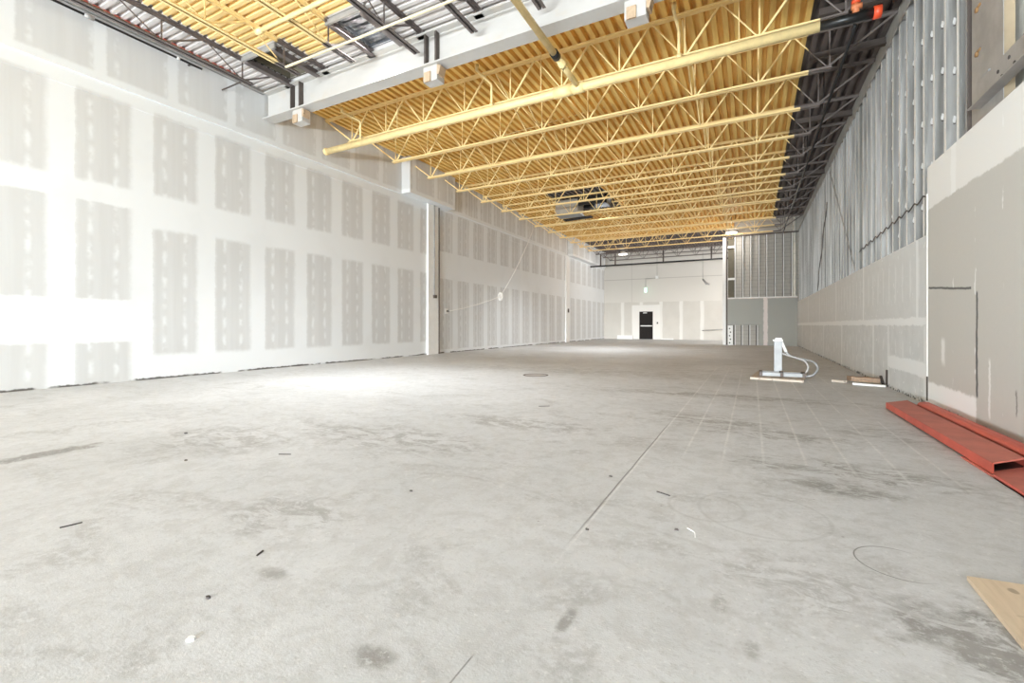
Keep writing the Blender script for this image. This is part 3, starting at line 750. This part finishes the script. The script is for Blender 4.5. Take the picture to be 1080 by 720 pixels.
tag(MB().box(-0.8, PY+0.17, 0, 0.34, PY+0.19, 1.1).build('backing_panel', M['block']), 'pale panel seen behind the short studs', 'panel')
for z, lab in ((H+4.35, 'upper'), (H+2.55, 'lower')):
    tag(MB().box(-1.2, PY, z, -0.86, PY+0.05, z+0.12).build('blocking', M['white']), f'{lab} white block in the bay beside the corner post', 'blocking')
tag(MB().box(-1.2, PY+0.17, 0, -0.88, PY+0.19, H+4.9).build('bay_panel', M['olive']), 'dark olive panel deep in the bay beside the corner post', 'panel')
b = empty('perforated_bracket', (-1.2, PY-0.01, 0), 'white perforated bracket standing in the low opening', 'bracket')
MB().box(0, 0, 0, 0.26, 0.03, 1.1).build('plate', M['white'], b)
for k in range(5): MB().tube([(0.09+0.04*(k % 2), -0.004, 0.12+0.2*k), (0.09+0.04*(k % 2), 0.0, 0.12+0.2*k)], 0.04, 8).build('hole', M['litter'], b)
b = empty('downpipe', (2.02, PY+0.108, 0), 'cream vertical pipe in the corner right of the partition studs', 'pipe')
MB().tube([(0, 0, 0), (0, 0, ZT-0.1)], 0.083, 14).build('pipe', M['cream'], b, True)
MB().tube([(0, 0, 4.9), (0, 0, 5.0)], 0.088, 14).build('collar', M['cream'], b, True)
m = MB(); m.box(-1.46, PY-0.03, H+4.95, 2.2, PY+0.02, H+5.02)
tag(m.build('top_track', M['dark']), 'dark track along the head of the rear partition', 'track')
struct(MB().box(-1.30, PY-0.006, 2.62, 2.15, PY+0.02, 2.66).build('trim_4', M['white']), 'white top edge of the rear partition board', 'trim')

# ------------------------------------------------------------------ far wall: door, signs, lamps
d = struct(empty('door_1', (DX0, YE+0.05, 0), 'black door with white push bar in the far wall', 'door'))
MB().box(0.03, 0, 0.01, 1.03, 0.05, DZ-0.03).build('leaf', M['doorm'], d)
MB().box(0.10, -0.05, 1.02, 1.0, -0.0, 1.10).build('push_bar', M['white'], d)
m = MB(); m.box(0, -0.03, 0, 0.03, 0.08, DZ); m.box(1.03, -0.03, 0, 1.06, 0.08, DZ); m.box(0, -0.03, DZ-0.03, 1.06, 0.08, DZ); m.build('door_frame', M['dark'], d)
MB().box(0.3, -0.06, DZ-0.14, 0.6, 0, DZ-0.08).build('closer', M['white'], d)
tag(MB().box(-6.62, YE-0.03, 1.22, -6.52, YE, 1.36).build('wall_switch', M['dark']), 'small dark switch on the wall right of the black door', 'switch')
a = on_y(651, 355, YE-0.3)
tag(MB().box(a[0], YE-0.32, 0, a[0]+1.25, YE-0.12, 0.30).build('carton', M['white'], bevel=0.01), 'long low white carton left of the black door', 'carton')
tag(MB().box(-6.25, YE-0.3, 0, -5.35, YE-0.1, 0.09).build('board_offcut', M['white']), 'thin white offcut lying right of the black door', 'offcut')
e = empty('exit_sign', on_y(681, 306, YE-0.4), 'small glowing sign hanging above the black door', 'sign')
MB().box(-0.08, -0.03, -0.17, 0.08, 0.03, 0.2).build('face', M['exitg'], e); MB().tube([(0, 0, 0.2), (0, 0, 0.92)], 0.018, 6).build('stem', M['steel'], e, True)
e = empty('wall_conduit', on_y(681, 294, YE-0.4), 'thin conduit above the hanging sign with a white box at its bend', 'conduit')
a = on_y(693, 293, YE-0.4)[0]-e.location.x
MB().tube([(-0.02, 0, 0), (a, 0, 0.05), (a, 0, 3.0)], 0.018, 6).build('pipe', M['steel'], e, True)
MB().box(a-0.1, -0.06, -0.02, a+0.1, 0.06, 0.2).build('junction_box', M['white'], e)
e = empty('hanging_fixture', on_y(745, 299, YE-0.6), 'small dark fixture hanging near the right end of the far wall', 'fixture')
MB().tube([(-0.25, 0, 0.35), (-0.25, 0, 2.3)], 0.018, 6).build('stem', M['steel'], e, True)
MB().tube([(-0.25, 0, 0.35), (0, 0, 0), (0.22, 0, -0.08)], [0.05, 0.09, 0.05], 8).build('head', M['steel'], e, True)
a = on_y(741, 348.5, YE-1.0); b = on_y(768, 347, YE-1.0)
r = empty('handrail', a, 'dark handrail reaching out from behind the rear partition', 'handrail')
MB().tube([(0, 0, 0), (b[0]-a[0], 0, b[2]-a[2])], 0.035, 8).build('rail', M['steel'], r, True)
MB().tube([(0, 0, 0), (0, 0.9, 0)], 0.03, 8).build('return_bend', M['steel'], r, True)
# black pipe slung below the last joists
r = empty('black_header_pipe', (0, 33.3, H+4.42), 'long black pipe slung before the far wall under dark joists', 'pipe')
MB().tube([(XL+0.06, 0, 0), (-1.2, 0, 0)], 0.06, 10).build('pipe', M['black'], r, True)
for x in (-10.0, -8.9, -5.5, -2.4): MB().bar((x, 0, 0), (x, 0, 0.9), 0.09).build('hanger', M['dark'], r)
def highbay(loc, label):
    r = empty('high_bay_lamp', loc, label, 'lamp', 'round high bay lamps')
    MB().tube([(0, 0, 0), (0, 0, 0.10), (0, 0, 0.22)], [0.32, 0.30, 0.10], 20).build('shade', M['white'], r, True)
    MB().tube([(0, 0, -0.02), (0, 0, 0.005)], 0.28, 20).build('lens', M['lamp'], r)
    MB().tube([(0, 0, 0.22), (0, 0, 0.84)], 0.012, 6).build('stem', M['steel'], r, True)
    l = bpy.data.lights.new('lamp_light', 'POINT'); l.energy = LE; l.shadow_soft_size = 0.25; l.color = (1.0, 0.97, 0.92)
    o = bpy.data.objects.new('lamp_light', l); C.objects.link(o); o.parent = r; o.location = (0, 0, -0.32)
    return r
LE = 70
highbay(on_z(657, 268, H+5.0), 'round glowing high bay lamp near the far wall')
highbay((on_z(772, 247, H+5.05)[0], 27.6, H+5.05), 'round glowing high bay lamp before the rear partition')

# ------------------------------------------------------------------ things on the floor
# conduit stub post on its board
r = empty('pipe_post_board', (0, 0, 0), 'pale board on the floor under the galvanized post', 'board')
bd = [on_z(791, 399.5), on_z(847.5, 403.5), on_z(852, 393.5), on_z(799, 393)]
C.objects.unlink(r); bpy.data.objects.remove(r)
m = MB(); m.hexa([(p[0], p[1], 0.0) for p in bd] + [(p[0], p[1], 0.04) for p in bd])
tag(m.build('board', M['palewood']), 'pale board on the floor under the galvanized post', 'board')
PYs = 11.3
def pp(px, py, Y=PYs): v = on_y(px, py, Y); return (v[0]-PB[0], v[1]-PB[1], v[2]-PB[2])
v0 = on_y(820.5, 393.5, PYs); PB = (v0[0], PYs, 0.04)
r = empty('galvanized_post', PB, 'white galvanized post on the pale board with curved conduits looping right', 'post')
zt = on_y(820, 359.5, PYs)[2]-0.04
m = MB(); m.box(-0.075, -0.045, 0, 0.075, 0.05, zt); m.build('post', M['zinc'], r, bevel=0.008)
m = MB(); m.box(-0.095, -0.055, zt, 0.085, 0.06, zt+0.03); m.tube([(-0.05, 0, zt+0.04), (0.07, 0, zt+0.04)], 0.03, 8); m.build('cap', M['white'], r)
m = MB(); q_ = pp(823.5, 358.5); m.tube([q_, pp(829, 371)], 0.03, 10); m.tube([(q_[0]-0.02, 0, q_[2]-0.01), (q_[0]+0.01, 0, q_[2]+0.02)], 0.045, 8); m.build('spout', M['white'], r, True)
def smooth_path(pts, n=6):
    out = []; P = [pts[0]] + list(pts) + [pts[-1]]
    for i in range(1, len(P)-2):
        for k in range(n):
            t = k/n; o = []
            for a in range(3):
                p0, p1, p2, p3 = P[i-1][a], P[i][a], P[i+1][a], P[i+2][a]
                o.append(0.5*((2*p1)+(-p0+p2)*t+(2*p0-5*p1+4*p2-p3)*t*t+(-p0+3*p1-3*p2+p3)*t**3))
            out.append(tuple(o))
    out.append(tuple(P[-1])); return out
MB().tube(smooth_path([pp(825, 372.5), pp(832, 375), pp(842, 378), pp(849, 381), pp(852.3, 387), pp(850, 392.5), pp(845, 394.5)]), 0.022, 8).build('conduit', M['steel'], r, True)
MB().tube(smooth_path([pp(829, 371), pp(835, 376), pp(848, 379), pp(858, 381.5, 11.1), pp(862.5, 388, 11.0), pp(859, 394, 10.9), pp(853, 396.6, 10.9), pp(838, 396.4, 10.9)]), 0.02, 8).build('conduit', M['zinc'], r, True)
for y, (a, b) in ((11.15, (802, 824)), (10.85, (802, 824)), (11.15, (826, 848)), (10.85, (826, 848))):
    va, vb = on_y(a, 394, y), on_y(b, 395, y)
    MB().bar((va[0]-PB[0], y-PB[1], 0.05), (vb[0]-PB[0], y-PB[1], 0.05), 0.04, 0.07).build('rail', M['zinc'], r)
for px in (802.5, 824.5, 848):
    va = on_y(px, 396, 10.85); MB().box(va[0]-PB[0]-0.03, -0.50, 0.01, va[0]-PB[0]+0.03, -0.1, 0.10).build('foot', M['dark'], r)
# lumber at the wall
m = MB(); m.hexa([(1.66, 10.62, 0.045), (2.08, 10.52, 0.045), (2.09, 10.72, 0.045), (1.62, 10.82, 0.045), (1.66, 10.62, 0.13), (2.08, 10.52, 0.13), (2.09, 10.72, 0.13), (1.62, 10.82, 0.13)])
tag(m.build('timber_offcut', M['lumber'], bevel=0.006), 'brown timber offcut lying at the foot of the right wall', 'timber')
m = MB(); m.bar((1.40, 10.85, 0.02), (1.62, 10.72, 0.02), 0.10, 0.04)
tag(m.build('timber_scrap', M['palewood']), 'small pale scrap at the left end of the brown timber', 'timber')
m = MB(); m.bar((1.66, 10.45, 0.02), (2.11, 10.28, 0.02), 0.07, 0.035)
tag(m.build('white_batten', M['white']), 'white batten on the floor in front of the brown timber', 'batten')
tag(MB().bar((2.125, 10.74, 0.15), (2.13, 10.58, 0.03), 0.04).build('timber_peg', M['litter']), 'dark peg leaning on the right end of the brown timber', 'timber')

# red steel
r = empty('red_channel', (1.56, 4.6, 0), 'long flat red steel channel on the floor by the right wall', 'steel channel')
def P3(x, y, z): return (x-1.56, y-4.6, z)
m = MB()
m.hexa([P3(1.57,4.62,.078), P3(1.86,4.92,.078), P3(1.86,7.95,.078), P3(1.57,7.60,.078), P3(1.57,4.62,.09), P3(1.86,4.92,.09), P3(1.86,7.95,.09), P3(1.57,7.60,.09)])
m.build('plate', M['dred'], r)
m = MB(); m.hexa([P3(1.575,4.66,.014), P3(1.845,4.93,.014), P3(1.845,7.9,.014), P3(1.575,7.58,.014), P3(1.575,4.66,.02), P3(1.845,4.93,.02), P3(1.845,7.9,.02), P3(1.575,7.58,.02)]); m.build('underside', M['black'], r)  # black sheet added to put shade inside the hollow channel
m = MB(); m.hexa([P3(1.575,7.585,.014), P3(1.845,7.91,.014), P3(1.845,7.925,.014), P3(1.575,7.60,.014), P3(1.575,7.585,.077), P3(1.845,7.91,.077), P3(1.845,7.925,.077), P3(1.575,7.60,.077)]); m.build('end_plate', M['red'], r)
m = MB(); m.hexa([P3(1.575,4.95,.016), P3(1.845,5.22,.016), P3(1.845,5.23,.016), P3(1.575,4.96,.016), P3(1.575,4.95,.077), P3(1.845,5.22,.077), P3(1.845,5.23,.077), P3(1.575,4.96,.077)]); m.build('shade_stop', M['black'], r)  # black plate standing in for the dark of the open end
m = MB(); m.hexa([P3(1.56,4.60,.015), P3(1.572,4.612,.015), P3(1.572,7.61,.015), P3(1.56,7.60,.015), P3(1.56,4.60,.09), P3(1.572,4.612,.09), P3(1.572,7.61,.09), P3(1.56,7.60,.09)])
m.build('flange', M['red'], r)
m = MB(); m.hexa([P3(1.848,4.92,.015), P3(1.86,4.93,.015), P3(1.86,7.95,.015), P3(1.848,7.94,.015), P3(1.848,4.92,.09), P3(1.86,4.93,.09), P3(1.86,7.95,.09), P3(1.848,7.94,.09)])
m.build('flange', M['red'], r)
r = empty('red_angle', (1.88, 3.0, 0), 'narrow raised red steel section between the flat channel and right wall', 'steel section')
prof = [(0.0, 0.0), (0.17, 0.0), (0.17, 0.075), (0.155, 0.10), (0.12, 0.118), (0.07, 0.12), (0.03, 0.112), (0.012, 0.095), (0.0, 0.06)]
MB().prism(prof, 0, 4.65).build('section', M['red'], r, bevel=0.004)
r = empty('red_plate', (1.54, 3.0, 0), 'red steel plate on the floor at the right edge, nearest the camera', 'steel plate')
MB().box(0, 0, 0.0, 0.32, 2.1, 0.012).build('plate', M['dred'], r); MB().box(0, 0, 0.0, 0.012, 1.52, 0.028).build('lip', M['red'], r)
# plywood sheet
m = MB(); m.hexa([(0.80, 1.2, 0.0), (2.0, 1.25, 0.0), (1.98, 2.80, 0.0), (0.822, 2.66, 0.0), (0.80, 1.2, 0.019), (2.0, 1.25, 0.019), (1.98, 2.80, 0.019), (0.822, 2.66, 0.019)])
tag(m.build('plywood_sheet', M['plywood']), 'pale plywood sheet lying on the floor in the front right corner', 'plywood')
# floor drain ring
a = on_z(565, 395.5)
r = empty('floor_drain', (a[0], a[1], 0), 'flat round floor drain in the middle distance', 'drain')
m = MB(); n_ = 24
for k in range(n_):
    t0, t1 = 2*math.pi*k/n_, 2*math.pi*(k+1)/n_
    m.hexa([(0.24*math.cos(t0),0.24*math.sin(t0),0),(0.28*math.cos(t0),0.28*math.sin(t0),0),(0.28*math.cos(t1),0.28*math.sin(t1),0),(0.24*math.cos(t1),0.24*math.sin(t1),0),
            (0.24*math.cos(t0),0.24*math.sin(t0),.006),(0.28*math.cos(t0),0.28*math.sin(t0),.006),(0.28*math.cos(t1),0.28*math.sin(t1),.006),(0.24*math.cos(t1),0.24*math.sin(t1),.006)])
m.build('rim', M['dark'], r); MB().tube([(0,0,0),(0,0,0.003)], 0.24, 24).build('cover', M['steel'], r)
# litter
LIT = [('splinter', 300, 479.5, 0.14, 20, 'dark splinter on the floor, left half, farthest of the larger ones', 'litter'),
       ('splinter', 75, 554.5, 0.12, 70, 'thin dark splinter on the floor near the left edge', 'litter'),
       ('splinter', 275, 584, 0.06, 100, 'short dark splinter on the floor in the left foreground', 'litter'),
       ('splinter', 574, 428.5, 0.20, 30, 'dark sliver on the floor in the middle distance', 'litter'),
       ('splinter', 699, 521, 0.13, -30, 'dark sliver on the floor right of the saw joint', 'litter'),
       ('pebble', 219, 630.5, 0.035, 0, 'dark speck on the floor in the left foreground', 'litter'),
       ('pebble', 196, 457, 0.06, 0, 'dark chip on the floor toward the left wall', 'litter'),
       ('pebble', 196, 485.5, 0.04, 0, 'smaller dark chip nearer than the one toward the left wall', 'litter'),
       ('pebble', 433.5, 518, 0.035, 0, 'black pebble on the floor left of the centre', 'litter'),
       ('pebble', 644, 502.5, 0.035, 0, 'black pebble on the floor just left of the saw joint', 'litter'),
       ('pebble', 619, 558.5, 0.03, 0, 'black pebble at the near end of the saw joint', 'litter'),
       ('pebble', 713.5, 559, 0.03, 0, 'black pebble beside the curved white shaving', 'litter'),
       ('pebble', 202, 674, 0.06, 0, 'pale paint chip in the lower left foreground', 'white')]
for nm, px, py, s, ang, lab, mt in LIT:
    x, y, _ = on_z(px, py); s *= 0.75
    m = MB()
    if nm == 'splinter': m.bar((-s/2, 0, 0.004), (s/2, 0.01, 0.004), 0.006, 0.006)
    else:
        pts = [(s*0.5*math.cos(i)*random.uniform(.6, 1), s*0.35*math.sin(i)*random.uniform(.6, 1)) for i in [k*math.pi/3.5 for k in range(7)]]
        b = len(m.v); m.face([(p[0], p[1], 0.008) for p in pts])
        for i in range(7): p, q_ = pts[i], pts[(i+1) % 7]; m.face([(p[0]*1.2, p[1]*1.2, 0), (q_[0]*1.2, q_[1]*1.2, 0), (q_[0], q_[1], .008), (p[0], p[1], .008)])
    o = m.build(nm, M[mt], None, loc=(x, y, 0)); o.rotation_euler.z = math.radians(ang)
    tag(o, lab, 'debris')
x, y, _ = on_z(732, 563)
m = MB(); m.tube(smooth_path([(-0.04, 0.05, .004), (0, 0.015, .004), (0.010, -0.045, .004)]), 0.002, 5)
tag(m.build('shaving', M['white'], None, True, loc=(x, y, 0)), 'curved white shaving on the floor right of the saw joint', 'debris')

# ------------------------------------------------------------------ camera
cam = bpy.data.cameras.new('camera'); co = bpy.data.objects.new('camera', cam); C.objects.link(co)
co.location = (0, 0, H); co.rotation_euler = (math.radians(90), 0, TH)
cam.sensor_width = 36; cam.lens = F/1080*36; cam.shift_y = -(360-HY)/1080; cam.clip_start = 0.05; cam.clip_end = 200
SC.camera = co

# ------------------------------------------------------------------ light: open glazed front behind the camera, daylight, plus added fills
def area(name, loc, rot, sx, sy, e, col=(1, 1, 1), spread=180):
    l = bpy.data.lights.new(name, 'AREA'); l.shape = 'RECTANGLE'; l.size = sx; l.size_y = sy; l.energy = e; l.color = col; l.spread = math.radians(spread)
    o = bpy.data.objects.new(name, l); C.objects.link(o); o.location = loc; o.rotation_euler = rot; return o
R = math.radians
E1, E2, E3, E4, E5, E6 = 150, 4300, 5.2, 520, 160, 230
area('front_daylight', (-4.5, -13.5, 3.6), (R(90), 0, 0), 12.5, 6.6, E1, (0.90, 0.965, 1.0), 170)
area('ceiling_fill', (-4.5, -13.0, 0.4), (R(112), 0, 0), 12.5, 0.8, E2, (0.86, 0.95, 1.0), 150)  # unseen fill aimed upward, added to brighten the ceiling
area('roof_opening_fill', (-6.75, 6.6, ZT-0.02), (0, 0, 0), 0.6, 0.7, E5, (0.93, 0.97, 1.0), 88)  # unseen fill added under the closed opening to brighten the mid hall
area('deck_patch_fill', (-6.1, 20.4, ZT-0.03), (0, 0, 0), 0.8, 0.6, E6, (0.95, 0.98, 1.0), 110)  # unseen fill added below uncut deck; the roof has no well here
area('rear_daylight', (2.3, 33.0, 3.2), (R(90), 0, R(90)), 7.0, 5.0, E4, (1.0, 0.97, 0.93), 170)
s = bpy.data.lights.new('sun', 'SUN'); s.energy = E3; s.angle = R(14); s.color = (0.93, 0.975, 1.0)
so = bpy.data.objects.new('sun', s); C.objects.link(so); so.location = (0, -3, 5)
so.rotation_euler = Vector((-0.09, 1.0, -0.165)).to_track_quat('-Z', 'Y').to_euler()
wd = bpy.data.worlds.new('world'); SC.world = wd; wd.use_nodes = True
wd.node_tree.nodes['Background'].inputs[0].default_value = (0.95, 0.98, 1.0, 1); wd.node_tree.nodes['Background'].inputs[1].default_value = 0.75
SC.cycles.max_bounces = 12; SC.cycles.diffuse_bounces = 8
SC.view_settings.view_transform = 'Standard'; SC.view_settings.look = 'None'; SC.view_settings.gamma = 1
SC.view_settings.use_curve_mapping = False; SC.view_settings.exposure = -0.05
